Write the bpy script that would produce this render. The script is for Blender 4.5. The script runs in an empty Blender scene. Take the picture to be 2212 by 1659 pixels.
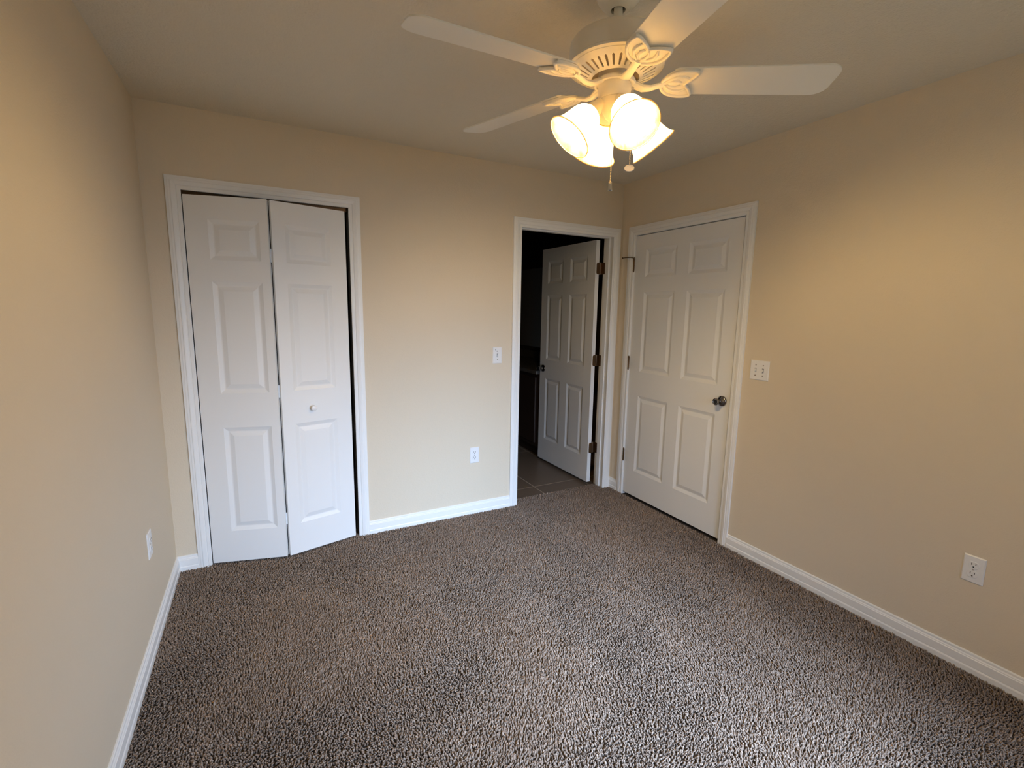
import bpy, bmesh, math, random
import numpy as np
from mathutils import Vector, Matrix

random.seed(7)
rng = np.random.default_rng(7)
C = bpy.context.scene.collection
PI = math.pi

# ------------------------------------------------------------------ camera
cam_data = bpy.data.cameras.new('camera')
cam_data.sensor_width = 36.0
cam_data.lens = 1025.027 / 2212 * 36.0
cam_data.clip_start = 0.05
cam = bpy.data.objects.new('camera', cam_data)
C.objects.link(cam)
Rv = Vector((0.88447044, -0.46628791, 0.01695949))
Uv = Vector((0.05692127, 0.14390329, 0.98795334))
Fv = Vector((0.46311122, 0.87285018, -0.15381991))
M = Matrix.Identity(4)
for i in range(3):
    M[i][0] = Rv[i]; M[i][1] = Uv[i]; M[i][2] = -Fv[i]
M.translation = (-2.53888723, -3.00096757, 1.45510761)
cam.matrix_world = M
bpy.context.scene.camera = cam

# ------------------------------------------------------------------ room size (metres; right wall x=0, back wall y=0)
W, H, D = 3.01680565, 2.42155343, 3.46
WT = 0.115                                   # wall thickness
WIN = (-1.87, -0.60, 0.45, 1.75)             # window in the wall behind the camera: x0, x1, z0, z1

# ------------------------------------------------------------------ sky outside, daylight through the window
sc = bpy.context.scene
SKY = 1.0
SKY_LOBES = [(15, 2, 32.0), (15, 30, 19.0), (40, 0, 58.0), (40, 30, 14.0)]      # elevation, azimuth (degrees), strength
world = bpy.data.worlds.new('sky'); sc.world = world
world.use_nodes = True
nt = world.node_tree; nt.nodes.clear()
wo = nt.nodes.new('ShaderNodeOutputWorld'); bg = nt.nodes.new('ShaderNodeBackground')
tc = nt.nodes.new('ShaderNodeTexCoord'); sp = nt.nodes.new('ShaderNodeSeparateXYZ')
mr = nt.nodes.new('ShaderNodeMapRange'); cr = nt.nodes.new('ShaderNodeValToRGB')
nt.links.new(tc.outputs['Generated'], sp.inputs[0])
mr.inputs['From Min'].default_value = -1; mr.inputs['From Max'].default_value = 1
nt.links.new(sp.outputs['Z'], mr.inputs['Value'])
nt.links.new(mr.outputs[0], cr.inputs[0])
e = cr.color_ramp.elements
e[0].position = 0.0; e[0].color = (1.2, 1.3, 1.0, 1)
e[1].position = 1.0; e[1].color = (0.5, 0.65, 0.9, 1)
a = e.new(0.47); a.color = (1.3, 1.4, 1.2, 1)
a = e.new(0.53); a.color = (0.9, 1.05, 1.3, 1)
# the open sky beyond the window is brightest low ahead, to one side, and higher up
DAY = (0.665, 0.91, 1.30)
total = None
for el, az, k in SKY_LOBES:
    el, az = math.radians(el), math.radians(az)
    dt = nt.nodes.new('ShaderNodeVectorMath'); dt.operation = 'DOT_PRODUCT'
    dt.inputs[1].default_value = (math.sin(az) * math.cos(el), -math.cos(az) * math.cos(el), math.sin(el))
    mxm = nt.nodes.new('ShaderNodeMath'); mxm.operation = 'MAXIMUM'; mxm.inputs[1].default_value = 0.0
    pw = nt.nodes.new('ShaderNodeMath'); pw.operation = 'POWER'; pw.inputs[1].default_value = 22.0
    m7 = nt.nodes.new('ShaderNodeMath'); m7.operation = 'MULTIPLY'; m7.inputs[1].default_value = k
    nt.links.new(tc.outputs['Generated'], dt.inputs[0]); nt.links.new(dt.outputs['Value'], mxm.inputs[0])
    nt.links.new(mxm.outputs[0], pw.inputs[0]); nt.links.new(pw.outputs[0], m7.inputs[0])
    if total:
        sm = nt.nodes.new('ShaderNodeMath'); sm.operation = 'ADD'
        nt.links.new(total.outputs[0], sm.inputs[0]); nt.links.new(m7.outputs[0], sm.inputs[1]); total = sm
    else: total = m7
sca = nt.nodes.new('ShaderNodeVectorMath'); sca.operation = 'SCALE'; sca.inputs[0].default_value = DAY
nt.links.new(total.outputs[0], sca.inputs['Scale'])
ad = nt.nodes.new('ShaderNodeVectorMath'); ad.operation = 'ADD'
nt.links.new(cr.outputs[0], ad.inputs[0]); nt.links.new(sca.outputs[0], ad.inputs[1])
nt.links.new(ad.outputs[0], bg.inputs[0]); bg.inputs[1].default_value = SKY
nt.links.new(bg.outputs[0], wo.inputs[0])

pl = bpy.data.lights.new('window_portal', 'AREA')
pl.shape = 'RECTANGLE'; pl.size = WIN[1] - WIN[0]; pl.size_y = WIN[3] - WIN[2]
pl.cycles.is_portal = True
plo = bpy.data.objects.new('window_portal', pl); C.objects.link(plo)
plo.location = ((WIN[0] + WIN[1]) / 2, -D - 0.14, (WIN[2] + WIN[3]) / 2)
plo.rotation_euler = (PI / 2, 0, 0)          # shines towards +y

LAMP_COL = (1.0, 0.70, 0.315)
BULB_STRENGTH = 1350.0
vs = sc.view_settings
vs.view_transform = 'Standard'; vs.look = 'None'; vs.gamma = 1.0; vs.use_curve_mapping = False
vs.exposure = 0.05
cy = sc.cycles
cy.max_bounces = 10; cy.diffuse_bounces = 8; cy.glossy_bounces = 3; cy.transmission_bounces = 6
cy.transparent_max_bounces = 8; cy.sample_clamp_indirect = 6.0; cy.use_denoising = True
cy.caustics_reflective = False; cy.caustics_refractive = False

# ------------------------------------------------------------------ materials
def mat(name, col, rough=0.6, metal=0.0, spec=0.5, bump=None, var=None, sheen=0.0):
    m = bpy.data.materials.new(name); m.use_nodes = True
    t = m.node_tree; b = t.nodes['Principled BSDF']
    b.inputs['Base Color'].default_value = (*col, 1)
    b.inputs['Roughness'].default_value = rough
    b.inputs['Metallic'].default_value = metal
    b.inputs['Specular IOR Level'].default_value = spec
    if sheen: b.inputs['Sheen Weight'].default_value = sheen
    geo = t.nodes.new('ShaderNodeNewGeometry')
    if var:                                   # slow paint variation: (scale, amount)
        n = t.nodes.new('ShaderNodeTexNoise'); n.inputs['Scale'].default_value = var[0]
        n.inputs['Detail'].default_value = 3
        t.links.new(geo.outputs['Position'], n.inputs['Vector'])
        mx = t.nodes.new('ShaderNodeMix'); mx.data_type = 'RGBA'
        mx.inputs[6].default_value = (*[c * (1 - var[1]) for c in col], 1)
        mx.inputs[7].default_value = (*[min(1, c * (1 + var[1])) for c in col], 1)
        t.links.new(n.outputs['Fac'], mx.inputs[0]); t.links.new(mx.outputs[2], b.inputs['Base Color'])
    if bump:                                  # list of (scale, strength, distance)
        prev = None
        for s, st, d in bump:
            n = t.nodes.new('ShaderNodeTexNoise'); n.inputs['Scale'].default_value = s
            n.inputs['Detail'].default_value = 2; n.inputs['Roughness'].default_value = 0.5
            t.links.new(geo.outputs['Position'], n.inputs['Vector'])
            bp = t.nodes.new('ShaderNodeBump'); bp.inputs['Strength'].default_value = st
            bp.inputs['Distance'].default_value = d
            t.links.new(n.outputs['Fac'], bp.inputs['Height'])
            if prev: t.links.new(prev.outputs[0], bp.inputs['Normal'])
            prev = bp
        t.links.new(prev.outputs[0], b.inputs['Normal'])
    return m

WALLC = (0.71, 0.62, 0.485)
m_wall = mat('beige_wall_paint', WALLC, 0.75, spec=0.25, bump=[(170, 0.55, 0.0015), (60, 0.35, 0.002)], var=(1.3, 0.02))
m_ceil = mat('ceiling_texture', (0.75, 0.70, 0.60), 0.85, spec=0.15, bump=[(130, 0.8, 0.003), (45, 0.6, 0.004)], var=(2.0, 0.02))
m_trim = mat('white_trim_paint', (0.85, 0.85, 0.84), 0.38, spec=0.4, bump=[(25, 0.05, 0.002)])
m_door = mat('white_door_paint', (0.83, 0.83, 0.82), 0.45, spec=0.4, bump=[(220, 0.08, 0.0006)])
m_plate = mat('white_plastic', (0.82, 0.82, 0.82), 0.3)
m_slot = mat('dark_slot', (0.012, 0.011, 0.010), 0.7)
m_bronze = mat('aged_brass', (0.16, 0.095, 0.05), 0.35, metal=0.9)
m_pin = mat('worn_brass_pin', (0.62, 0.50, 0.36), 0.3, metal=0.8)
m_nickel = mat('dark_nickel', (0.30, 0.28, 0.27), 0.18, metal=1.0)
m_fan = mat('fan_white_enamel', (0.86, 0.84, 0.78), 0.35)
m_fandark = mat('fan_inner', (0.10, 0.09, 0.08), 0.7)
m_faninner = mat('fan_inner_plate', (0.55, 0.47, 0.38), 0.6)
m_chain = mat('silver_chain', (0.75, 0.72, 0.66), 0.25, metal=1.0)
m_base = mat('carpet_backing', (0.085, 0.07, 0.06), 0.95, spec=0.0)
m_cab = mat('dark_wood', (0.03, 0.016, 0.010), 0.5)
m_counter = mat('grey_stone_top', (0.09, 0.08, 0.07), 0.35, var=(30, 0.4))
m_mirror = mat('mirror', (0.8, 0.8, 0.8), 0.03, metal=1.0)
m_grime = mat('grime', (0.13, 0.11, 0.085), 0.8)
m_chip = mat('white_paint_chip', (0.85, 0.85, 0.85), 0.6)
m_bath = mat('unlit_wall_darkened', (0.055, 0.04, 0.026), 0.8, spec=0.2)  # beige walls darkened in colour to stand in for the shade of unlit rooms

# tile floor with pale grout (grid fixed to the world)
m_tile = bpy.data.materials.new('brown_floor_tile'); m_tile.use_nodes = True
t = m_tile.node_tree; b = t.nodes['Principled BSDF']; b.inputs['Roughness'].default_value = 0.35
geo = t.nodes.new('ShaderNodeNewGeometry'); mp = t.nodes.new('ShaderNodeMapping'); br = t.nodes.new('ShaderNodeTexBrick')
mp.inputs['Location'].default_value = (0.58, -0.267, 0)
t.links.new(geo.outputs['Position'], mp.inputs[0]); t.links.new(mp.outputs[0], br.inputs['Vector'])
br.offset = 0.0; br.inputs['Scale'].default_value = 1.0
br.inputs['Brick Width'].default_value = 0.45; br.inputs['Row Height'].default_value = 0.90
br.inputs['Mortar Size'].default_value = 0.004
br.inputs['Color1'].default_value = (0.15, 0.11, 0.08, 1); br.inputs['Color2'].default_value = (0.17, 0.125, 0.09, 1)
br.inputs['Mortar'].default_value = (0.42, 0.34, 0.26, 1)
t.links.new(br.outputs['Color'], b.inputs['Base Color'])

# carpet yarn: tone of each tuft from a per-vertex attribute
m_carpet = bpy.data.materials.new('taupe_carpet_yarn'); m_carpet.use_nodes = True
t = m_carpet.node_tree; b = t.nodes['Principled BSDF']
b.inputs['Roughness'].default_value = 0.85; b.inputs['Specular IOR Level'].default_value = 0.15
b.inputs['Sheen Weight'].default_value = 0.08
at = t.nodes.new('ShaderNodeAttribute'); at.attribute_name = 'tone'
cr = t.nodes.new('ShaderNodeValToRGB'); e = cr.color_ramp.elements
e[0].color = (0.142, 0.100, 0.074, 1); e[0].position = 0.0
e[1].color = (0.48, 0.385, 0.312, 1); e[1].position = 1.0
a = e.new(0.5); a.color = (0.268, 0.200, 0.153, 1)
t.links.new(at.outputs['Fac'], cr.inputs[0]); t.links.new(cr.outputs[0], b.inputs['Base Color'])

# lamp glass: alabaster that lets the bulb's light through
m_shade = bpy.data.materials.new('alabaster_glass'); m_shade.use_nodes = True
t = m_shade.node_tree; t.nodes.clear()
o = t.nodes.new('ShaderNodeOutputMaterial'); tl = t.nodes.new('ShaderNodeBsdfTranslucent')
df = t.nodes.new('ShaderNodeBsdfDiffuse'); gl = t.nodes.new('ShaderNodeBsdfGlossy'); m1 = t.nodes.new('ShaderNodeMixShader')
m2 = t.nodes.new('ShaderNodeMixShader'); nz = t.nodes.new('ShaderNodeTexNoise'); rp = t.nodes.new('ShaderNodeValToRGB')
geo = t.nodes.new('ShaderNodeNewGeometry')
nz.inputs['Scale'].default_value = 22; nz.inputs['Detail'].default_value = 4; nz.inputs['Distortion'].default_value = 1.6
t.links.new(geo.outputs['Position'], nz.inputs['Vector']); t.links.new(nz.outputs['Fac'], rp.inputs[0])
rp.color_ramp.elements[0].color = (0.66, 0.45, 0.20, 1); rp.color_ramp.elements[0].position = 0.35
rp.color_ramp.elements[1].color = (0.88, 0.75, 0.46, 1); rp.color_ramp.elements[1].position = 0.6
t.links.new(rp.outputs[0], tl.inputs[0]); t.links.new(rp.outputs[0], df.inputs[0])
m1.inputs[0].default_value = 0.35; t.links.new(tl.outputs[0], m1.inputs[1]); t.links.new(df.outputs[0], m1.inputs[2])
gl.inputs['Roughness'].default_value = 0.2; m2.inputs[0].default_value = 0.04
t.links.new(m1.outputs[0], m2.inputs[1]); t.links.new(gl.outputs[0], m2.inputs[2]); t.links.new(m2.outputs[0], o.inputs[0])

m_bulb = bpy.data.materials.new('lit_bulb'); m_bulb.use_nodes = True
t = m_bulb.node_tree; t.nodes.clear()
o = t.nodes.new('ShaderNodeOutputMaterial'); em = t.nodes.new('ShaderNodeEmission')
em.inputs[0].default_value = (*LAMP_COL, 1); em.inputs[1].default_value = BULB_STRENGTH
t.links.new(em.outputs[0], o.inputs[0])

m_glass = bpy.data.materials.new('window_glass'); m_glass.use_nodes = True
t = m_glass.node_tree; t.nodes.clear()
o = t.nodes.new('ShaderNodeOutputMaterial'); tr = t.nodes.new('ShaderNodeBsdfTransparent'); g2 = t.nodes.new('ShaderNodeBsdfGlossy')
mx = t.nodes.new('ShaderNodeMixShader'); mx.inputs[0].default_value = 0.06; g2.inputs['Roughness'].default_value = 0.02
t.links.new(tr.outputs[0], mx.inputs[1]); t.links.new(g2.outputs[0], mx.inputs[2]); t.links.new(mx.outputs[0], o.inputs[0])

# ------------------------------------------------------------------ mesh helpers
class MB:
    """collects shapes and links them as ONE mesh object"""
    def __init__(s): s.v = []; s.f = []
    def add(s, vs, fs, mtx=None):
        n = len(s.v)
        s.v += [tuple(mtx @ Vector(p)) if mtx else tuple(p) for p in vs]
        s.f += [tuple(i + n for i in f) for f in fs]
        return s
    def box(s, x0, x1, y0, y1, z0, z1, mtx=None):
        x0, x1 = sorted((x0, x1)); y0, y1 = sorted((y0, y1)); z0, z1 = sorted((z0, z1))
        v = [(x0,y0,z0),(x1,y0,z0),(x1,y1,z0),(x0,y1,z0),(x0,y0,z1),(x1,y0,z1),(x1,y1,z1),(x0,y1,z1)]
        f = [(0,3,2,1),(4,5,6,7),(0,1,5,4),(1,2,6,5),(2,3,7,6),(3,0,4,7)]
        return s.add(v, f, mtx)
    def lathe(s, prof, n=32, mtx=None, caps=(False, False)):
        v = []; f = []
        for r, z in prof:
            for k in range(n):
                a = 2 * PI * k / n; v.append((r * math.cos(a), r * math.sin(a), z))
        for i in range(len(prof) - 1):
            for k in range(n):
                k2 = (k + 1) % n
                f.append((i*n + k, i*n + k2, (i+1)*n + k2, (i+1)*n + k))
        if caps[0]: f.append(tuple(range(n - 1, -1, -1)))
        if caps[1]: f.append(tuple((len(prof)-1)*n + k for k in range(n)))
        return s.add(v, f, mtx)
    def tube(s, pts, r, n=8, mtx=None, flat=1.0, closed=False):
        pts = [Vector(p) for p in pts]; m = len(pts); v = []; f = []
        rs = r if isinstance(r, (list, tuple)) else [r] * m
        up = Vector((0, 0, 1))
        for i, p in enumerate(pts):
            d = (pts[(i+1) % m] - pts[i-1]) if closed else (pts[min(i+1, m-1)] - pts[max(i-1, 0)])
            d.normalize()
            a = d.cross(up)
            if a.length < 1e-4: a = d.cross(Vector((1, 0, 0)))
            a.normalize(); bb = a.cross(d)
            for k in range(n):
                t_ = 2 * PI * k / n
                v.append(p + a * (rs[i] * math.cos(t_)) + bb * (rs[i] * flat * math.sin(t_)))
        for i in range(m if closed else m - 1):
            j = (i + 1) % m
            for k in range(n):
                k2 = (k + 1) % n
                f.append((i*n + k, i*n + k2, j*n + k2, j*n + k))
        if not closed:
            f.append(tuple(range(n - 1, -1, -1))); f.append(tuple((m-1)*n + k for k in range(n)))
        return s.add(v, f, mtx)
    def sphere(s, c, r, nu=12, nv=8, sc_=(1, 1, 1), mtx=None):
        prof = [(max(1e-5, r * math.sin(PI * i / nv)), -r * math.cos(PI * i / nv)) for i in range(nv + 1)]
        m = Matrix.Translation(c) @ Matrix.Diagonal((*sc_, 1))
        return s.lathe(prof, nu, (mtx @ m) if mtx else m)
    def build(s, name, m, parent=None, smooth=False, bevel=0.0, angle=35):
        me = bpy.data.meshes.new(name); me.from_pydata(s.v, [], s.f); me.update()
        bm = bmesh.new(); bm.from_mesh(me)
        bmesh.ops.recalc_face_normals(bm, faces=bm.faces); bm.to_mesh(me); bm.free()
        for p in me.polygons: p.use_smooth = bool(smooth)
        if smooth:
            try: me.set_sharp_from_angle(angle=math.radians(angle))
            except Exception: pass
        o = bpy.data.objects.new(name, me); C.objects.link(o)
        me.materials.append(m)
        if bevel:
            bv = o.modifiers.new('bevel', 'BEVEL'); bv.width = bevel; bv.segments = 2; bv.limit_method = 'ANGLE'
            bv.angle_limit = math.radians(40)
        if parent: o.parent = parent
        return o

def empty(name, loc=(0, 0, 0), rz=0.0):
    o = bpy.data.objects.new(name, None); C.objects.link(o)
    o.location = loc; o.rotation_euler = (0, 0, rz); o.empty_display_size = 0.05
    return o
def tag(o, label=None, cat=None, group=None, kind=None):
    if label: o['label'] = label
    if cat: o['category'] = cat
    if group: o['group'] = group
    if kind: o['kind'] = kind
    return o
def struct(o, label=None):
    o['kind'] = 'structure'
    if label: o['label'] = label
    return o
def copy_tree(o, parent=None):
    c = o.copy(); C.objects.link(c); c.parent = parent
    for ch in list(o.children): copy_tree(ch, c)
    return c

# ------------------------------------------------------------------ walls, floor, ceiling
ZC = 2.09                                     # top of every door casing
CW = 0.065                                    # casing width
OP_Z = ZC - CW - 0.006 + 0.012                # rough opening height
CL = (-2.9172, -1.9814)                       # closet casing, outer x
BA = (-0.9565, -0.0160)                       # bathroom casing, outer x
RD = (-1.1581, -0.0965)                       # right door casing, outer y
def opening(o0, o1): return o0 + CW - 0.012, o1 - CW + 0.012
cl0, cl1 = opening(*CL); ba0, ba1 = opening(*BA); rd0, rd1 = opening(*RD)
OPH = ZC - CW + 0.012

wb = MB()
wb.box(-W - WT, cl0, 0, WT, -0.05, H)
wb.box(cl0, cl1, 0, WT, OPH, H)
wb.box(cl1, ba0, 0, WT, -0.05, H)
wb.box(ba0, ba1, 0, WT, OPH, H)
wb.box(ba1, WT, 0, WT, -0.05, H)
struct(wb.build('wall_back', m_wall), 'beige wall with the closet and the open bathroom doorway')
wr = MB()
wr.box(0, WT, rd1, 0, -0.05, H)
wr.box(0, WT, rd0, rd1, OPH, H)
wr.box(0, WT, -D, rd0, -0.05, H)
struct(wr.build('wall_right', m_wall), 'beige wall with the closed white door')
struct(MB().box(-W - WT, -W, -D, 0, -0.05, H).build('wall_left', m_wall), 'plain beige wall on the closet side')
wf = MB()
wf.box(-W - WT, WIN[0], -D - 0.15, -D, -0.05, H)
wf.box(WIN[1], WT, -D - 0.15, -D, -0.05, H)
wf.box(WIN[0], WIN[1], -D - 0.15, -D, -0.05, WIN[2])
wf.box(WIN[0], WIN[1], -D - 0.15, -D, WIN[3], H)
struct(wf.build('wall_front', m_wall), 'beige wall with the window, behind the camera')
struct(MB().box(-W - WT, WT, -D - 0.15, WT, H, H + 0.05).build('ceiling', m_ceil), 'textured off-white ceiling')
struct(MB().box(-W - WT, WT, -D - 0.15, 0.1, -0.06, -0.012).build('floor', m_base), 'carpeted bedroom floor')

# closet box and bathroom shell
cb = MB()
cb.box(-W - WT, -W, WT, 0.80, -0.05, H); cb.box(-1.75, -1.70, WT, 0.80, -0.05, H)
cb.box(-W - WT, -1.70, 0.80, 0.85, -0.05, H); cb.box(-W - WT, -1.70, WT, 0.85, H, H + 0.05)
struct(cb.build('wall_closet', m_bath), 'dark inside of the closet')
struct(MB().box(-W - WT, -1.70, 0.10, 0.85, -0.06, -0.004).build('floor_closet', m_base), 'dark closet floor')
bb = MB()
bb.box(-1.70, -1.65, WT, 2.6, -0.05, H); bb.box(0.42, 0.47, WT, 2.6, -0.05, H)
bb.box(-1.70, 0.47, 2.6, 2.65, -0.05, H); bb.box(-1.70, 0.47, WT, 2.65, H, H + 0.05)
bb.box(WT, 0.47, WT - 0.05, WT, -0.05, H)
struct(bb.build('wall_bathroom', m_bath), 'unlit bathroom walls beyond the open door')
struct(MB().box(-1.65, 0.42, 0.1, 2.6, -0.06, -0.006).build('floor_bathroom', m_tile), 'brown tile floor with pale grout beyond the doorway')

hl = MB()  # unseen enclosure added behind the closed door to stop light leaking under it
hl.box(1.2, 1.25, -D, 0.06, -0.05, H); hl.box(WT, 1.25, -1.95, -1.90, -0.05, H); hl.box(WT, 1.25, 0.06, 0.11, -0.05, H)
hl.box(WT, 1.25, -1.95, 0.11, H, H + 0.05)
struct(hl.build('wall_light_block', m_bath), 'unseen box beyond the closed door, added to keep light out')
struct(MB().box(0.115, 1.25, -1.95, 0.11, -0.06, -0.006).build('floor_light_block', m_base), 'floor of the added light-blocking box beyond the closed door')

# window behind the camera
wx0, wx1, wz0, wz1 = WIN
wn = empty('window_1', ((wx0 + wx1) / 2, -D, wz0)); struct(wn, 'window behind the camera')
ox, oz = (wx0 + wx1) / 2, wz0
fr = MB()
for x0, x1, z0, z1 in ((wx0, wx0+.045, wz0, wz1), (wx1-.045, wx1, wz0, wz1), (wx0, wx1, wz0, wz0+.05), (wx0, wx1, wz1-.05, wz1)):
    fr.box(x0 - ox, x1 - ox, -0.11, -0.06, z0 - oz, z1 - oz)
mz = (wz0 + wz1) / 2
fr.box(wx0 - ox, wx1 - ox, -0.105, -0.065, mz - oz - .02, mz - oz + .02)
fr.build('window_frame', m_trim, wn, bevel=.003)
MB().box(wx0 - ox + .045, wx1 - ox - .045, -0.088, -0.084, .05, wz1 - oz - .05).build('window_pane', m_glass, wn)
MB().box(wx0 - ox - .05, wx1 - ox + .05, -0.06, 0.04, -0.025, 0.0).build('window_sill', m_trim, wn, bevel=.004)

# ------------------------------------------------------------------ casings and jambs
CAS = [(0.0, 0.0), (0.0, 0.0075), (0.004, 0.0095), (0.017, 0.0105), (0.019, 0.0085), (0.023, 0.0125), (0.036, 0.0155),
       (0.041, 0.0160), (0.044, 0.0140), (0.052, 0.0140), (0.056, 0.0125), (0.0645, 0.0115), (0.065, 0.0105), (0.065, 0.0)]
def casing_mesh(mb, a0, a1, ztop, T):
    """casing round an opening; a0,a1 = inner edges along the wall, T maps (along, out, z) to the room"""
    rings = []
    for w, d in CAS:
        rings.append([T(a0 - w, d, -0.02), T(a0 - w, d, ztop + w), T(a1 + w, d, ztop + w), T(a1 + w, d, -0.02)])
    v = [p for r in rings for p in r]; f = []
    for i in range(len(rings) - 1):
        for k in range(3):
            f.append((i*4 + k, i*4 + k + 1, (i+1)*4 + k + 1, (i+1)*4 + k))
    mb.add(v, f)
Tb = lambda a, d, z: (a, -d, z)
Tr = lambda a, d, z: (-d, a, z)
IN = ZC - CW
def trim(name, a0, a1, T, label, stop, rev=0.006):
    i0, i1 = a0 + CW, a1 - CW
    mb = MB(); casing_mesh(mb, i0, i1, IN, T)
    root = struct(mb.build(name, m_trim), label)
    j0, j1, jt = i0 - rev, i1 + rev, IN + rev
    jm = MB()
    def bx(a, b_, d0, d1, z0, z1):
        p = T(a, d0, z0); q = T(b_, d1, z1); jm.box(p[0], q[0], p[1], q[1], z0, z1)
    bx(j0 - .012, j0, .0008, -WT - .001, -.01, jt + .012); bx(j1, j1 + .012, .0008, -WT - .001, -.01, jt + .012)
    bx(j0, j1, .0008, -WT - .001, jt, jt + .012)
    if stop:
        d0, d1 = stop
        bx(j0, j0 + .011, d0, d1, -.01, jt); bx(j1 - .011, j1, d0, d1, -.01, jt); bx(j0 + .011, j1 - .011, d0, d1, jt - .011, jt)
    o = jm.build('jamb', m_trim, root)
    return root, j0, j1, jt
t1, cj0, cj1, cjt = trim('trim_1', *CL, Tb, 'white casing round the bifold closet doors', None)
t2, bj0, bj1, bjt = trim('trim_2', *BA, Tb, 'white casing round the open bathroom doorway', (-.040, -.078))
t3, rj0, rj1, rjt = trim('trim_3', *RD, Tr, 'white casing round the closed door', (-.040, -.078), -0.0015)

# ------------------------------------------------------------------ baseboards
BBP = [(0.0, 0.083), (0.004, 0.0825), (0.0065, 0.079), (0.0065, 0.071), (0.010, 0.066), (0.010, 0.063), (0.0125, 0.060), (0.0125, 0.027),
       (0.0105, 0.025), (0.0135, 0.021), (0.0145, 0.018), (0.0145, -0.02), (0.0, -0.02)]
def baseboard(name, segs, label):
    for k, (T, a0, a1) in enumerate(segs):
        v = []; f = []
        for a in (a0, a1):
            for d, z in BBP: v.append(T(a, d, z))
        n = len(BBP)
        for i in range(n): j = (i + 1) % n; f.append((i, j, n + j, n + i))
        f.append(tuple(range(n))); f.append(tuple(range(2*n - 1, n - 1, -1)))
        o = MB().add(v, f).build(name, m_trim)
        struct(o, label[k])
Tl = lambda a, d, z: (-W + d, a, z)
Tf = lambda a, d, z: (a, -D + d, z)
baseboard('baseboard_left', [(Tl, -D, 0)], ['white baseboard along the plain left wall'])
baseboard('baseboard_back', [(Tb, -W, CL[0]), (Tb, CL[1], BA[0]), (Tb, BA[1], 0)],
          ['short white baseboard between left wall and closet casing', 'white baseboard between closet and open doorway', 'sliver of baseboard in the corner by the open doorway'])
baseboard('baseboard_right', [(Tr, RD[1], 0), (Tr, -D, RD[0])],
          ['short white baseboard between the two door casings', 'long white baseboard from closed door along right wall'])
baseboard('baseboard_front', [(Tf, -W, 0)], ['white baseboard under the window'])

# ------------------------------------------------------------------ panel doors
def panel_leaf(name, Wd, z0, z1, panels, thick=0.035, parent=None):
    """moulded door leaf: local x along width, local -y is the room face, origin at (0, room face, 0)"""
    xs = sorted({0.0, Wd} | {p[0] for p in panels} | {p[1] for p in panels})
    zs = sorted({z0, z1} | {p[2] for p in panels} | {p[3] for p in panels})
    mb = MB()
    inside = lambda x, z: next((p for p in panels if p[0] - 1e-6 < x < p[1] + 1e-6 and p[2] - 1e-6 < z < p[3] + 1e-6), None)
    for side in (0, 1):
        yb = 0.0 if side == 0 else thick; sg = 1 if side == 0 else -1
        for i in range(len(xs) - 1):
            for j in range(len(zs) - 1):
                if inside((xs[i] + xs[i+1]) / 2, (zs[j] + zs[j+1]) / 2): continue
                mb.add([(xs[i], yb, zs[j]), (xs[i+1], yb, zs[j]), (xs[i+1], yb, zs[j+1]), (xs[i], yb, zs[j+1])], [(0, 1, 2, 3)])
        for (a0, a1, c0, c1) in panels:
            steps = [(0, 0), (.0025, .0012), (.019, .0078), (.0225, .0085), (.026, .0082), (.047, .0018), (.0495, .0012)]
            v = []; f = []
            for ins, dep in steps:
                v += [(a0+ins, yb+sg*dep, c0+ins), (a1-ins, yb+sg*dep, c0+ins), (a1-ins, yb+sg*dep, c1-ins), (a0+ins, yb+sg*dep, c1-ins)]
            for s_ in range(len(steps) - 1):
                for k in range(4):
                    f.append((s_*4 + k, s_*4 + (k+1) % 4, (s_+1)*4 + (k+1) % 4, (s_+1)*4 + k))
            n = (len(steps) - 1) * 4; f.append((n, n+1, n+2, n+3)); mb.add(v, f)
    mb.add([(0,0,z0),(Wd,0,z0),(Wd,thick,z0),(0,thick,z0),(0,0,z1),(Wd,0,z1),(Wd,thick,z1),(0,thick,z1)],
           [(0,1,2,3),(4,5,6,7),(0,3,7,4),(1,2,6,5)])
    # weld so that normals come out consistently
    me = bpy.data.meshes.new(name); me.from_pydata(mb.v, [], mb.f)
    bm = bmesh.new(); bm.from_mesh(me); bmesh.ops.remove_doubles(bm, verts=bm.verts, dist=1e-5)
    bmesh.ops.recalc_face_normals(bm, faces=bm.faces); bm.to_mesh(me); bm.free()
    o = bpy.data.objects.new(name, me); C.objects.link(o); me.materials.append(m_door)
    if parent: o.parent = parent
    return o

# closet bifold pair, slightly folded out into the room
d1 = struct(empty('door_1', (CL[0] + CW, 0, 0)), 'white bifold closet door, slightly folded open')
P3 = lambda a, b_: [(a, b_, .195, .793), (a, b_, .983, 1.576), (a, b_, 1.686, 1.888)]
def place_leaf(o, a, b_, root):
    an = math.atan2(b_[1] - a[1], b_[0] - a[0])
    o.location = (a[0] - root.location.x, a[1] - root.location.y, 0); o.rotation_euler = (0, 0, an)
    return math.hypot(b_[0] - a[0], b_[1] - a[1])
lf = panel_leaf('door_leaf', .387, .012, 2.003, P3(.105, .345), thick=.028, parent=d1)
place_leaf(lf, (-2.847, -.016), (-2.472, -.113), d1)
rf = panel_leaf('door_leaf', .396, .012, 2.001, P3(.066, .306), thick=.028, parent=d1)
place_leaf(rf, (-2.455, -.113), (-2.070, -.018), d1)
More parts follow.
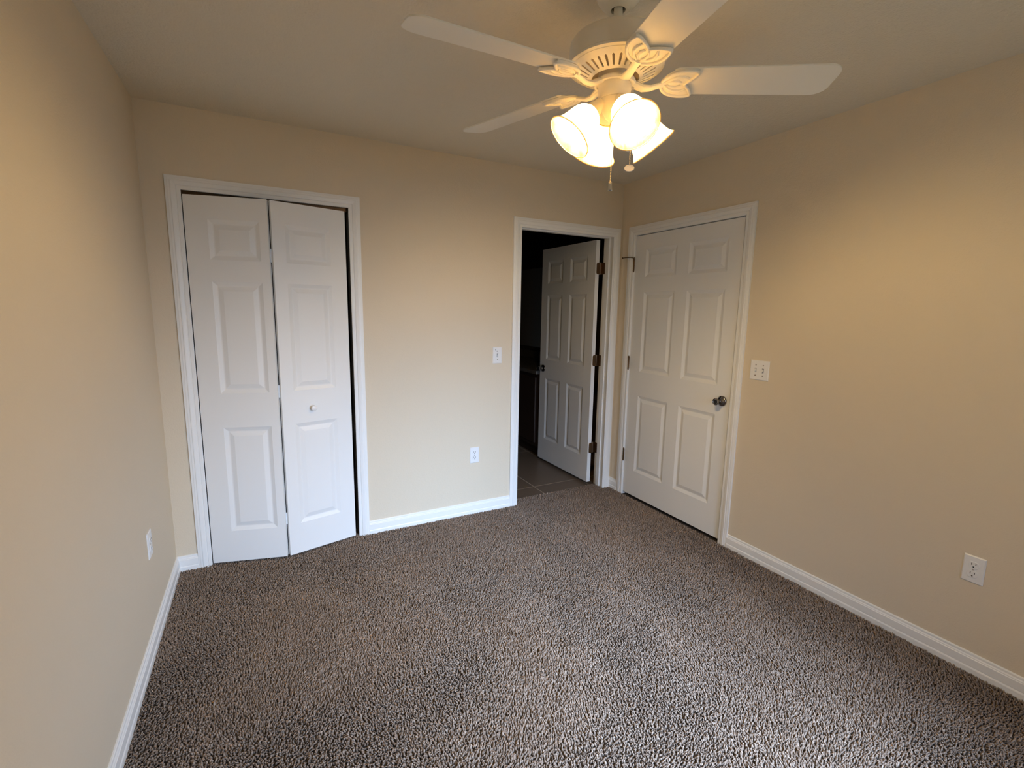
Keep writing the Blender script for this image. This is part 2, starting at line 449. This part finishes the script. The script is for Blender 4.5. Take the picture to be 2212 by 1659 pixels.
# little white knob on the right leaf
kb = MB().lathe([(.0001, 0), (.0085, 0), (.0085, .006), (.0075, .012), (.0125, .018), (.0165, .024), (.0168, .029), (.0135, .034), (.006, .0365), (.0001, .037)], 24)
k = kb.build('door_knob', m_plate, rf, smooth=True); k.location = (.165, 0, .877); k.rotation_euler = (PI / 2, 0, 0)
for z in (1.72, .985, .235):                  # bifold hinges in the gap
    h = MB(); h.box(.384, .404, .0225, .0255, z - .035, z + .035)
    h.tube([(.394, .0290, z - .035), (.394, .0290, z + .035)], .004, 8)
    h.build('door_hinge', m_plate, lf)
# head track of the closet
MB().box(cj0, cj1, .035, .075, cjt - .022, cjt).build('door_track', m_bronze, t1)

def knob_set(parent, loc, rot, length=1.0):
    k = MB().lathe([(.0001, 0), (.033, 0), (.0335, .003), (.031, .009), (.022, .013), (.0155, .016), (.0135, .024), (.0140, .034), (.0170, .043), (.0205, .052),
                    (.0225, .058), (.0215, .0630), (.0165, .0650), (.0155, .0635), (.0001, .0620)], 36)
    o = k.build('door_knob', m_nickel, parent, smooth=True, angle=50)
    o.location = loc; o.rotation_euler = rot
    c_ = MB().lathe([(.0001, .0635), (.0145, .0635), (.0145, .0605)], 20).build('lock_cylinder', m_slot, o)
    return o

# bathroom door: swung into the bathroom, hinged on its right-hand jamb
P6 = lambda w: [(.102, .340, .230, .822), (.449, .688, .230, .822), (.102, .340, 1.000, 1.597), (.449, .688, 1.000, 1.597),
                (.102, .340, 1.700, 1.902), (.449, .688, 1.700, 1.902)]
d2 = struct(empty('door_2', (-0.112, .118, 0)), 'white six-panel bathroom door standing open')
lf2 = panel_leaf('door_leaf', .790, .018, 2.014, P6(.79), parent=d2)
place_leaf(lf2, (-.161, .908), (-.150, .118), d2)       # local x runs from free edge to hinge edge
knob_set(lf2, (.062, 0, .912), (PI / 2, 0, 0))
def leaf_plate(mb, T, r=.012, hw=.0, hh=.045, w=.034):
    """hinge leaf with rounded outer corners; T(u, z) -> point, T2 offset"""
    pts = [(0, -hh), (w - r, -hh)] + [(w - r + r*math.sin(a), -hh + r - r*math.cos(a)) for a in (PI/6, PI/3, PI/2)]
    pts += [(w - r + r*math.cos(a), hh - r + r*math.sin(a)) for a in (0, PI/6, PI/3)] + [(w - r, hh), (0, hh)]
    n = len(pts)
    v = [T(u, z, 0) for u, z in pts] + [T(u, z, .0022) for u, z in pts]
    f = [tuple(range(n)), tuple(range(2*n - 1, n - 1, -1))] + [(i, (i+1) % n, n + (i+1) % n, n + i) for i in range(n)]
    mb.add(v, f)
HZ = (1.796, 1.057, .315)
for z in HZ:
    h = MB()
    px, py = -.101, .124                      # pin
    leaf_plate(h, lambda u, zz, d: (px - .006 - u - .112 + .112, py - .0085 - d, z + zz))
    leaf_plate(h, lambda u, zz, d: (bj1 - .0003 - d, py - .003 - u, z + zz))
    pn = MB().tube([(px, py, z - .047), (px, py, z + .047)], .0048, 10)
    h.box(px - .008, px, py + .001, py + .003, z - .045, z + .045)
    h.box(px, bj1, py + .001, py + .003, z - .045, z + .045)
    ob = h.build('door_hinge', m_bronze, d2, smooth=True)
    ob.location = (0.112, -.118, 0)
    pn.build('hinge_pin', m_pin, ob, smooth=True)

# closed door on the right wall
d3 = struct(empty('door_3', (0, RD[0] + CW, 0)), 'closed white six-panel door on the right wall')
P6b = [(.110, .409, .216, .820), (.515, .816, .216, .820), (.110, .409, 1.006, 1.606), (.515, .816, 1.006, 1.606),
       (.110, .409, 1.712, 1.915), (.515, .816, 1.712, 1.915)]
lf3 = panel_leaf('door_leaf', .9145, .014, 2.018, P6b, parent=d3)
place_leaf(lf3, (.006, -.166), (.006, -1.086), d3)
lf3.rotation_euler = (0, 0, -PI / 2)
knob_set(lf3, (.862, 0, .913), (PI / 2, 0, 0))
for z in (1.809, 1.064, .325):
    h = MB(); h.tube([(-.0045, -.161, z - .048), (-.0045, -.161, z + .048)], .0062, 10)
    h.sphere((-.0045, -.161, z + .050), .0058); h.sphere((-.0045, -.161, z - .050), .0058)
    h.box(-.003, .0025, -.1605, -.164, z - .045, z + .045)
    ob = h.build('door_hinge', m_bronze, d3, smooth=True); ob.location = (0, -(RD[0] + CW), 0)
ds = MB()                                      # hinge-pin stop on the top hinge
ds.tube([(-.0045, -.161, 1.860), (-.030, -.150, 1.864), (-.034, -.105, 1.866), (-.036, -.070, 1.866)], .0032, 8)
ds.sphere((-.036, -.066, 1.866), .006)
ds.tube([(-.0045, -.161, 1.862), (-.022, -.185, 1.862)], .0028, 8)
ob = ds.build('door_stop', m_bronze, d3, smooth=True); ob.location = (0, -(RD[0] + CW), 0)

# ------------------------------------------------------------------ switch and outlet plates
def plate_root(name, pos, normal, label, cat):
    r = empty(name, pos)
    r.rotation_euler = (0, 0, {'back': 0, 'right': -PI/2, 'left': PI/2}[normal])   # local -y points into the room
    return tag(r, label, cat)
def plate_mesh(w, h, root):
    mb = MB(); t_, b_ = .0055, .004
    v = [(-w/2,0,-h/2),(w/2,0,-h/2),(w/2,0,h/2),(-w/2,0,h/2),(-w/2,-t_*.45,-h/2),(w/2,-t_*.45,-h/2),(w/2,-t_*.45,h/2),(-w/2,-t_*.45,h/2),
         (-w/2+b_,-t_,-h/2+b_),(w/2-b_,-t_,-h/2+b_),(w/2-b_,-t_,h/2-b_),(-w/2+b_,-t_,h/2-b_)]
    f = [(0,1,5,4),(1,2,6,5),(2,3,7,6),(3,0,4,7),(4,5,9,8),(5,6,10,9),(6,7,11,10),(7,4,8,11),(8,9,10,11),(3,2,1,0)]
    return mb.add(v, f).build('cover_plate', m_plate, root)
RX = Matrix.Rotation(PI/2, 4, 'X')
def screw(root, x, z, m=None):
    MB().lathe([(.0001, 0.0), (.0032, 0.0), (.0032, .0008), (.0026, .0014), (.0001, .0016)], 12,
               Matrix.Translation((x, -.0054, z)) @ RX).build('screw', m or m_chain, root)
def outlet(pos, normal, label):
    r = plate_root('wall_outlet', pos, normal, label, 'outlet')
    plate_mesh(.070, .1145, r)
    for s in (1, -1):
        zc = s * .0195; mb = MB(); pts = []
        for k in range(36):
            a = 2*PI*k/36; x = .0172*math.cos(a); z = .0172*math.sin(a); z = max(-.0138, min(.0138, z)); pts.append((x, z + zc))
        n = len(pts)
        v = [(x, -.005, z) for x, z in pts] + [(x, -.0075, z) for x, z in pts] + [(x*.94, -.0080, zc + (z-zc)*.94) for x, z in pts]
        f = [(i, (i+1) % n, n+(i+1) % n, n+i) for i in range(n)] + [(n+i, n+(i+1) % n, 2*n+(i+1) % n, 2*n+i) for i in range(n)]
        f.append(tuple(2*n+i for i in range(n)))
        rc = mb.add(v, f).build('receptacle', m_plate, r)
        sl = MB(); sl.box(-.0078, -.0056, -.0084, -.0060, zc+.0000, zc+.0092); sl.box(.0056, .0078, -.0084, -.0060, zc+.0010, zc+.0082)
        sl.lathe([(.0001, 0), (.0027, 0), (.0027, .002), (.0001, .002)], 12, Matrix.Translation((0, -.0064, zc-.0072)) @ RX)
        sl.build('slot', m_slot, rc)
        rg = MB(); rg.tube([(x*1.03, -.0056, zc + (z-zc)*1.03) for x, z in pts], .0006, 5, closed=True); rg.build('rim_shadow_gap', m_slot, rc) if False else None
    screw(r, 0, 0)
    return r
def switch(pos, normal, n, label, toggles_up):
    r = plate_root('light_switch', pos, normal, label, 'light switch')
    plate_mesh(.070 + .046*(n-1), .1145, r)
    for i in range(n):
        x = (i - (n-1)/2) * .046
        fr_ = MB().box(x-.0052, x+.0052, -.0058, -.0045, -.0122, .0122).build('toggle_slot', m_slot, r)
        up = toggles_up[i]
        tg = MB(); sg = 1 if up else -1
        tg.add([(x-.0042,-.0052,-.0105),(x+.0042,-.0052,-.0105),(x+.0042,-.0052,.0105),(x-.0042,-.0052,.0105),
                (x-.0034,-.0150,sg*.0050),(x+.0034,-.0150,sg*.0050),(x+.0034,-.0150,sg*.0105),(x-.0034,-.0150,sg*.0105)],
               [(0,1,2,3),(4,5,6,7),(0,1,5,4),(1,2,6,5),(2,3,7,6),(3,0,4,7)])
        tg.build('toggle', m_plate, r)
        screw(r, x, .030, m_bronze if n > 1 else None); screw(r, x, -.030, m_bronze if n > 1 else None)
    return r
outlet((-1.2405, 0, .432), 'back', 'small white outlet on the back wall between closet and open doorway')
outlet((0, -2.293, .4345), 'right', 'white outlet low on right wall above the long baseboard')
outlet((-W, -.575, .4275), 'left', 'white outlet seen edge-on on left wall beside the closet')
s1 = switch((-1.0695, 0, 1.1385), 'back', 1, 'single white light switch left of the open doorway, cracked and stained', [True])
# the crack / grime mark running down that plate
gm = MB(); pts = [(-.018, .045), (-.0165, .040), (-.012, .033), (-.004, .0265), (.002, .024), (.004, .017), (.0025, .010)]
for i in range(len(pts) - 1):
    (xa, za), (xb, zb) = pts[i], pts[i+1]; w_ = [.0042, .0030, .0024, .0022, .0024, .0024][i] / 1.15
    gm.tube([(xa, -.0054, za), (xb, -.0054, zb)], w_, 6, flat=.35)
gm.build('crack', m_grime, s1)
switch((0, -1.265, 1.1355), 'right', 2, 'double white light switch right of the closed door', [False, False])

# ------------------------------------------------------------------ bathroom vanity, barely visible
vn = tag(empty('bathroom_vanity', (.12, 1.75, 0)), 'dark wood vanity inside the unlit bathroom beyond the open door', 'vanity')
v_ = MB(); v_.box(-.27, .29, -.80, .80, .10, .84); v_.box(-.22, .29, -.80, .80, 0, .10); v_.build('cabinet', m_cab, vn)
for y0 in (-.77, -.25, .27):
    dr = MB().box(-.288, -.27, y0, y0 + .50, .14, .80).build('cabinet_door', m_cab, vn, bevel=.004)
    MB().sphere((-.30, y0 + .44, .62), .012).build('cabinet_knob', m_bronze, dr, smooth=True)
v_ = MB(); v_.box(-.31, .295, -.82, .82, .84, .875); v_.box(.275, .295, -.82, .82, .875, .97); v_.build('countertop', m_counter, vn, bevel=.004)
mi = MB(); mi.box(.402, .415, 1.05, 2.45, 1.02, 1.95)
tag(mi.build('bathroom_mirror', m_mirror), 'unlit mirror above the dark bathroom vanity', 'mirror')

# ------------------------------------------------------------------ paint chips on the carpet
for (x, y, z, r_, lab) in ((-2.872, -.030, .004, .0045, 'white paint chip on carpet at foot of closet casing'),
                          (-.562, .083, .000, .0050, 'pale plaster chip on grout at carpet edge in doorway')):
    mb = MB().sphere((0, 0, 0), r_, 7, 4, (1.4, .9, .35)); o_ = mb.build('paint_chip', m_chip); o_.location = (x, y, z)
    tag(o_, lab, 'paint chip')

# ------------------------------------------------------------------ ceiling fan
FX, FY = -1.515, -1.722
fan = tag(empty('ceiling_fan', (FX, FY, H)), 'white five-blade ceiling fan with four lit glass shades', 'ceiling fan')
Z = lambda z: z - H
MB().lathe([(.0675, 0), (.0675, -.012), (.064, -.026), (.052, -.042), (.036, -.053), (.0275, -.0565), (.0225, -.0565), (.0225, -.048), (.024, -.030)], 40
           ).build('canopy', m_fan, fan, smooth=True)
ms = MB(); ms.lathe([(.0001, -.030), (.019, -.032), (.0215, -.042), (.019, -.050), (.0001, -.052)], 24)
ms.build('hanger_ball', m_fandark, fan, smooth=True)
MB().lathe([(.0135, -.045), (.0135, Z(2.292))], 24, caps=(True, True)).build('downrod', m_fan, fan, smooth=True)
MB().lathe([(.0001, Z(2.315)), (.024, Z(2.315)), (.026, Z(2.300)), (.055, Z(2.292)), (.105, Z(2.286)), (.135, Z(2.277)), (.1425, Z(2.266)), (.1435, Z(2.25)),
            (.1435, Z(2.214)), (.147, Z(2.211)), (.147, Z(2.2045)), (.138, Z(2.200))], 64).build('motor_housing', m_fan, fan, smooth=True)
# slotted vent ring
vr = MB(); NS = 34
for k in range(NS):
    a0 = 2*PI*k/NS; ss = [0, .30, .38, .62, .70, 1.0]
    rad = [.073, .080, .086, .0865, .117, .1175, .123, .138]
    def P(u, r):
        a_ = a0 + u * 2*PI/NS; z = 2.172 + (r - .073) / (.138 - .073) * (2.2005 - 2.172) - .004 * math.sin(PI * (r - .073) / .065)
        return (r*math.cos(a_), r*math.sin(a_), Z(z))
    us = [0, .32, .5, .68, 1.0]; rr = [.073, .0835, .087, .118, .1215, .138]
    for i in range(len(us) - 1):
        for j in range(len(rr) - 1):
            mid = i in (1, 2)
            if mid and j == 2: continue
            if mid and j in (1, 3):           # rounded slot ends
                ro, ri = (rr[j], rr[j+1])
                if j == 1:
                    if i == 1: vr.add([P(us[1], ro), P(us[2], ro), P(us[1], ri)], [(0, 1, 2)])
                    else: vr.add([P(us[2], ro), P(us[3], ro), P(us[3], ri)], [(0, 1, 2)])
                else:
                    if i == 1: vr.add([P(us[1], ro), P(us[2], ri), P(us[1], ri)], [(0, 1, 2)])
                    else: vr.add([P(us[2], ri), P(us[3], ri), P(us[3], ro)], [(0, 1, 2)])
                continue
            vr.add([P(us[i], rr[j]), P(us[i+1], rr[j]), P(us[i+1], rr[j+1]), P(us[i], rr[j+1])], [(0, 1, 2, 3)])
me = bpy.data.meshes.new('vent_ring'); me.from_pydata(vr.v, [], vr.f)
bm = bmesh.new(); bm.from_mesh(me); bmesh.ops.remove_doubles(bm, verts=bm.verts, dist=1e-5); bmesh.ops.recalc_face_normals(bm, faces=bm.faces); bm.to_mesh(me); bm.free()
vo = bpy.data.objects.new('vent_ring', me); C.objects.link(vo); me.materials.append(m_fan); vo.parent = fan
so = vo.modifiers.new('thickness', 'SOLIDIFY'); so.thickness = .0022; so.offset = 0
MB().lathe([(.0001, Z(2.208)), (.136, Z(2.208)), (.136, Z(2.2095)), (.0001, Z(2.2095))], 48).build('inner_plate', m_faninner, fan)
# rotor under the ring, then the switch housing
MB().lathe([(.0001, Z(2.206)), (.050, Z(2.206)), (.054, Z(2.168)), (.063, Z(2.164)), (.0645, Z(2.158)), (.063, Z(2.152)), (.056, Z(2.151)), (.055, Z(2.157)), (.0001, Z(2.158))], 48
           ).build('flywheel', m_fan, fan, smooth=True)
MB().lathe([(.0001, Z(2.157)), (.0455, Z(2.157)), (.0495, Z(2.154)), (.0505, Z(2.150)), (.0505, Z(2.113)), (.049, Z(2.1105)), (.0001, Z(2.110))], 48
           ).build('switch_housing', m_fan, fan, smooth=True)
MB().lathe([(.0001, Z(2.112)), (.047, Z(2.112)), (.049, Z(2.108)), (.047, Z(2.100)), (.040, Z(2.085)), (.031, Z(2.070)), (.024, Z(2.058)), (.015, Z(2.050)), (.012, Z(2.043)),
            (.007, Z(2.038)), (.0001, Z(2.036))], 40).build('light_fitter', m_fan, fan, smooth=True)

# one blade with its bracket, then four copies
def make_blade():
    L0, L1, w0, w1, th = .172, .662, .0575, .0675, .0055
    out = [(L0, -w0*.86), (L0 + .012, -w0)]
    for k in range(7): a_ = -PI/2 + k*PI/12; out.append((L1 - .045 + .045*math.cos(a_), -(w1 - .038) + .038*math.sin(a_)))
    for k in range(7): a_ = k*PI/12; out.append((L1 - .045 + .045*math.cos(a_), (w1 - .038) + .038*math.sin(a_)))
    out += [(L0 + .012, w0), (L0, w0*.86)]
    n = len(out)
    v = [(x, y, 0) for x, y in out] + [(x, y, th) for x, y in out]
    f = [tuple(range(n-1, -1, -1)), tuple(range(n, 2*n))] + [(i, (i+1) % n, n+(i+1) % n, n+i) for i in range(n)]
    bl = MB().add(v, f).build('fan_blade', m_fan, None, bevel=.0012)
    # bracket: arm from the hub and a pierced heart-shaped medallion under the blade
    br_ = MB(); zb = -.006
    half = [(.140, .000), (.143, .016), (.152, .033), (.166, .047), (.184, .056), (.206, .0605), (.230, .0598), (.243, .0562), (.2445, .0490), (.239, .0370), (.231, .0235), (.221, .0095), (.213, .000)]
    loop = half + [(x, -y) for x, y in half[-2:0:-1]]
    n = len(loop)
    v = [(x, y, zb) for x, y in loop] + [(x, y, zb + .005) for x, y in loop]
    f = [tuple(range(n)), tuple(range(2*n-1, n-1, -1))] + [(i, (i+1) % n, n+(i+1) % n, n+i) for i in range(n)]
    br_.add(v, f)
    br_.tube([(x*.985 + .003, y*.93, zb - .0015) for x, y in loop], .0048, 8, closed=True)
    for s in (1, -1):                        # petal ridges
        br_.tube([(.153, s*.006, zb-.001), (.168, s*.022, zb-.002), (.186, s*.031, zb-.002), (.206, s*.031, zb-.002), (.222, s*.024, zb-.001)], [.003, .0045, .005, .0045, .003], 8)
        br_.tube([(.160, s*.004, zb-.001), (.172, s*.012, zb-.002), (.190, s*.013, zb-.002), (.203, s*.006, zb-.001)], [.003, .004, .004, .003], 8)
    bo = br_.build('blade_bracket', m_fan, bl, smooth=True, angle=50)
    ar = MB(); ar.tube([(.050, 0, -.004), (.066, 0, -.010), (.085, 0, -.020), (.108, 0, -.020), (.128, 0, -.013), (.150, 0, -.007)],
                       [.0155, .0165, .0150, .0125, .0120, .0130], 12, flat=.55)
    ar.build('blade_arm', m_fan, bl, smooth=True)
    return bl
blade = make_blade()
for k, ang in enumerate((-104.5, -31.0, 39.5, 109.5, 179.0)):
    o_ = blade if k == 0 else copy_tree(blade)
    o_.parent = fan; o_.location = (0, 0, Z(2.163))
    o_.rotation_mode = 'XYZ'
    o_.rotation_euler = (math.radians(-12.0), 0, math.radians(ang))

# four lamps: arm, socket, bell shade, bulb
AL = -128.6 + 25
TILT = math.radians(42)
def make_lamp():
    ar = MB(); ar.tube([(.022, 0, Z(2.088)), (.036, 0, Z(2.098)), (.046, 0, Z(2.097)), (.052, 0, Z(2.091))], [.014, .015, .0150, .014], 12)
    arm = ar.build('lamp_arm', m_fan, None, smooth=True)
    # local frame of the lamp: origin at the socket top, -z along the lamp's axis
    T = Matrix.Translation((.046, 0, Z(2.098))) @ Matrix.Rotation(-TILT, 4, 'Y')
    MB().lathe([(.0001, .004), (.0150, .004), (.0165, 0), (.0175, -.010), (.0235, -.024), (.0250, -.040), (.0255, -.047), (.0001, -.046)], 28, T).build('lamp_socket', m_fan, arm, smooth=True)
    prof = [(.0245, -.036), (.0300, -.042), (.0400, -.052), (.0475, -.066), (.0515, -.082), (.0545, -.100), (.0580, -.116), (.0630, -.131), (.0700, -.143), (.0745, -.149)]
    sh = MB().lathe(prof, 44, T)
    sh.tube([tuple(T @ Vector((.0745*math.cos(2*PI*i/44), .0745*math.sin(2*PI*i/44), -.149))) for i in range(44)], .0017, 6, closed=True)
    sh.build('lamp_shade', m_shade, arm, smooth=True, angle=80)
    bu = MB(); bu.lathe([(.011, -.044), (.0125, -.050), (.0180, -.058), (.0215, -.068), (.0220, -.077), (.0195, -.087), (.0130, -.094), (.0060, -.097), (.0001, -.0975)], 20, T)
    bu.build('light_bulb', m_bulb, arm, smooth=True)
    return arm
lamp = make_lamp()
for k in range(4):
    o_ = lamp if k == 0 else copy_tree(lamp)
    o_.parent = fan; o_.rotation_euler = (0, 0, math.radians(AL + 90*k))

# two bead pull chains
def chain(x, y, ztop, zbot, name='pull_chain'):
    mb = MB(); n = int((ztop - zbot) / .0047)
    for i in range(n): mb.sphere((x, y, Z(ztop - i*.0047)), .0019, 6, 4)
    mb.tube([(x, y, Z(ztop)), (x, y, Z(zbot))], .0005, 4)
    return mb.build(name, m_chain, fan, smooth=True)
c1 = chain(0, 0, 2.038, 1.868)
MB().lathe([(.0001, Z(1.871)), (.0045, Z(1.870)), (.0062, Z(1.864)), (.0068, Z(1.852)), (.0078, Z(1.842)), (.0074, Z(1.8415)), (.0001, Z(1.850))], 20).build('chain_pull', m_chain, c1, smooth=True)
ra = math.radians(-38.6 + 6); cx, cy_ = .058*math.cos(ra), .058*math.sin(ra)
c2 = chain(cx, cy_, 2.146, 1.920)
MB().tube([(cx*.80, cy_*.80, Z(2.146)), (cx*1.02, cy_*1.02, Z(2.147))], .0032, 8).build('chain_outlet', m_chain, c2, smooth=True)
fd = MB(); md = Matrix.Translation((cx, cy_, Z(1.909))) @ Matrix.Rotation(math.radians(-38.6), 4, 'Z') @ Matrix.Rotation(PI/2, 4, 'X') @ Matrix.Diagonal((1, .64, 1, 1))
fd.lathe([(.0001, .0016), (.0125, .0016), (.0133, .0030), (.0155, .0030), (.0162, 0), (.0155, -.0030), (.0133, -.0030), (.0125, -.0016), (.0001, -.0016)], 32, md)
fd.build('chain_medallion', m_fan, c2, smooth=True)

# ------------------------------------------------------------------ carpet pile (uncountable: one object)
def carpet():
    sp_ = .0069
    xs = np.arange(-W + .016, -.012, sp_); ys = np.arange(-D + .016, .0, sp_)
    gx, gy = np.meshgrid(xs, ys); px = gx.ravel(); py = gy.ravel()
    dx = np.arange(bj0 + .003, bj1 - .003, sp_); dy = np.arange(.0, .092, sp_)      # into the bathroom doorway
    g2, h2 = np.meshgrid(dx, dy); px = np.r_[px, g2.ravel()]; py = np.r_[py, h2.ravel()]
    dx = np.arange(cj0 + .003, cj1 - .003, sp_); dy = np.arange(.0, .11, sp_)
    g2, h2 = np.meshgrid(dx, dy); px = np.r_[px, g2.ravel()]; py = np.r_[py, h2.ravel()]
    n = px.size
    px = px + rng.uniform(-.5, .5, n) * sp_; py = py + rng.uniform(-.5, .5, n) * sp_
    # slow swirls of pile lean (vacuum and foot marks)
    def field(sc_, seed, k=10):
        r = np.random.default_rng(seed); out = np.zeros(n)
        for _ in range(k):
            a = r.uniform(0, 2*np.pi); w = sc_ * r.uniform(.5, 1.6); ph = r.uniform(0, 2*np.pi)
            out += np.sin((px*np.cos(a) + py*np.sin(a)) * w + ph)
        return out / np.sqrt(k)
    lx = np.tanh(field(8, 1)*1.6)*.0034 + rng.normal(0, .0034, n)
    ly = .0012 + np.tanh(field(7, 12)*1.8)*.0042 + field(22, 5)*.0010 + rng.normal(0, .0034, n)
    h = .0128 + rng.normal(0, .0016, n) + field(16, 3)*.0004
    tone = np.clip(.48 + rng.normal(0, .14, n) + field(12, 4)*.035, 0, 1)
    r0 = .0027 * rng.uniform(.8, 1.25, n)
    ang = rng.uniform(0, 2*np.pi, n)
    lev = [(0.0, 0.0, .85), (.45, .30, 1.1), (.82, .75, 1.0), (1.0, 1.0, .35)]
    K = 4; L = len(lev)
    V = np.zeros((n, L, K, 3))
    for i, (hz, lean, rr) in enumerate(lev):
        wob = rng.normal(0, .0009, (n, 2)) if i in (1, 2) else 0
        for k in range(K):
            a = ang + 2*np.pi*k/K + i*.5
            V[:, i, k, 0] = px + lx*lean + r0*rr*np.cos(a)*1.15
            V[:, i, k, 1] = py + ly*lean + r0*rr*np.sin(a)*.85
            V[:, i, k, 2] = -.0125 + h*hz
            if i in (1, 2): V[:, i, k, 0] += wob[:, 0]; V[:, i, k, 1] += wob[:, 1]
    nv = n*L*K
    base = (np.arange(n)*L*K)[:, None, None, None]
    ii, kk = np.meshgrid(np.arange(L-1), np.arange(K), indexing='ij')
    q = np.stack([ii*K + kk, ii*K + (kk+1) % K, (ii+1)*K + (kk+1) % K, (ii+1)*K + kk], -1)
    Q = (base + q[None]).reshape(-1, 4)
    top = (np.arange(n)*L*K)[:, None] + np.array([(L-1)*K + k for k in range(K)])[None]
    Q = np.vstack([Q, top]).astype(np.int32)
    me = bpy.data.meshes.new('carpet_pile')
    me.vertices.add(nv); me.vertices.foreach_set('co', V.reshape(-1).astype(np.float32))
    nf = len(Q)
    me.loops.add(nf*4); me.loops.foreach_set('vertex_index', Q.ravel())
    me.polygons.add(nf); me.polygons.foreach_set('loop_start', np.arange(nf, dtype=np.int32)*4)
    me.polygons.foreach_set('use_smooth', np.ones(nf, bool))
    me.update(calc_edges=True)
    at_ = me.attributes.new('tone', 'FLOAT', 'POINT')
    at_.data.foreach_set('value', np.repeat(tone, L*K).astype(np.float32))
    o = bpy.data.objects.new('carpet_pile', me); C.objects.link(o); me.materials.append(m_carpet)
    tag(o, 'taupe shag carpet pile covering the bedroom floor', 'carpet', kind='stuff')
carpet()
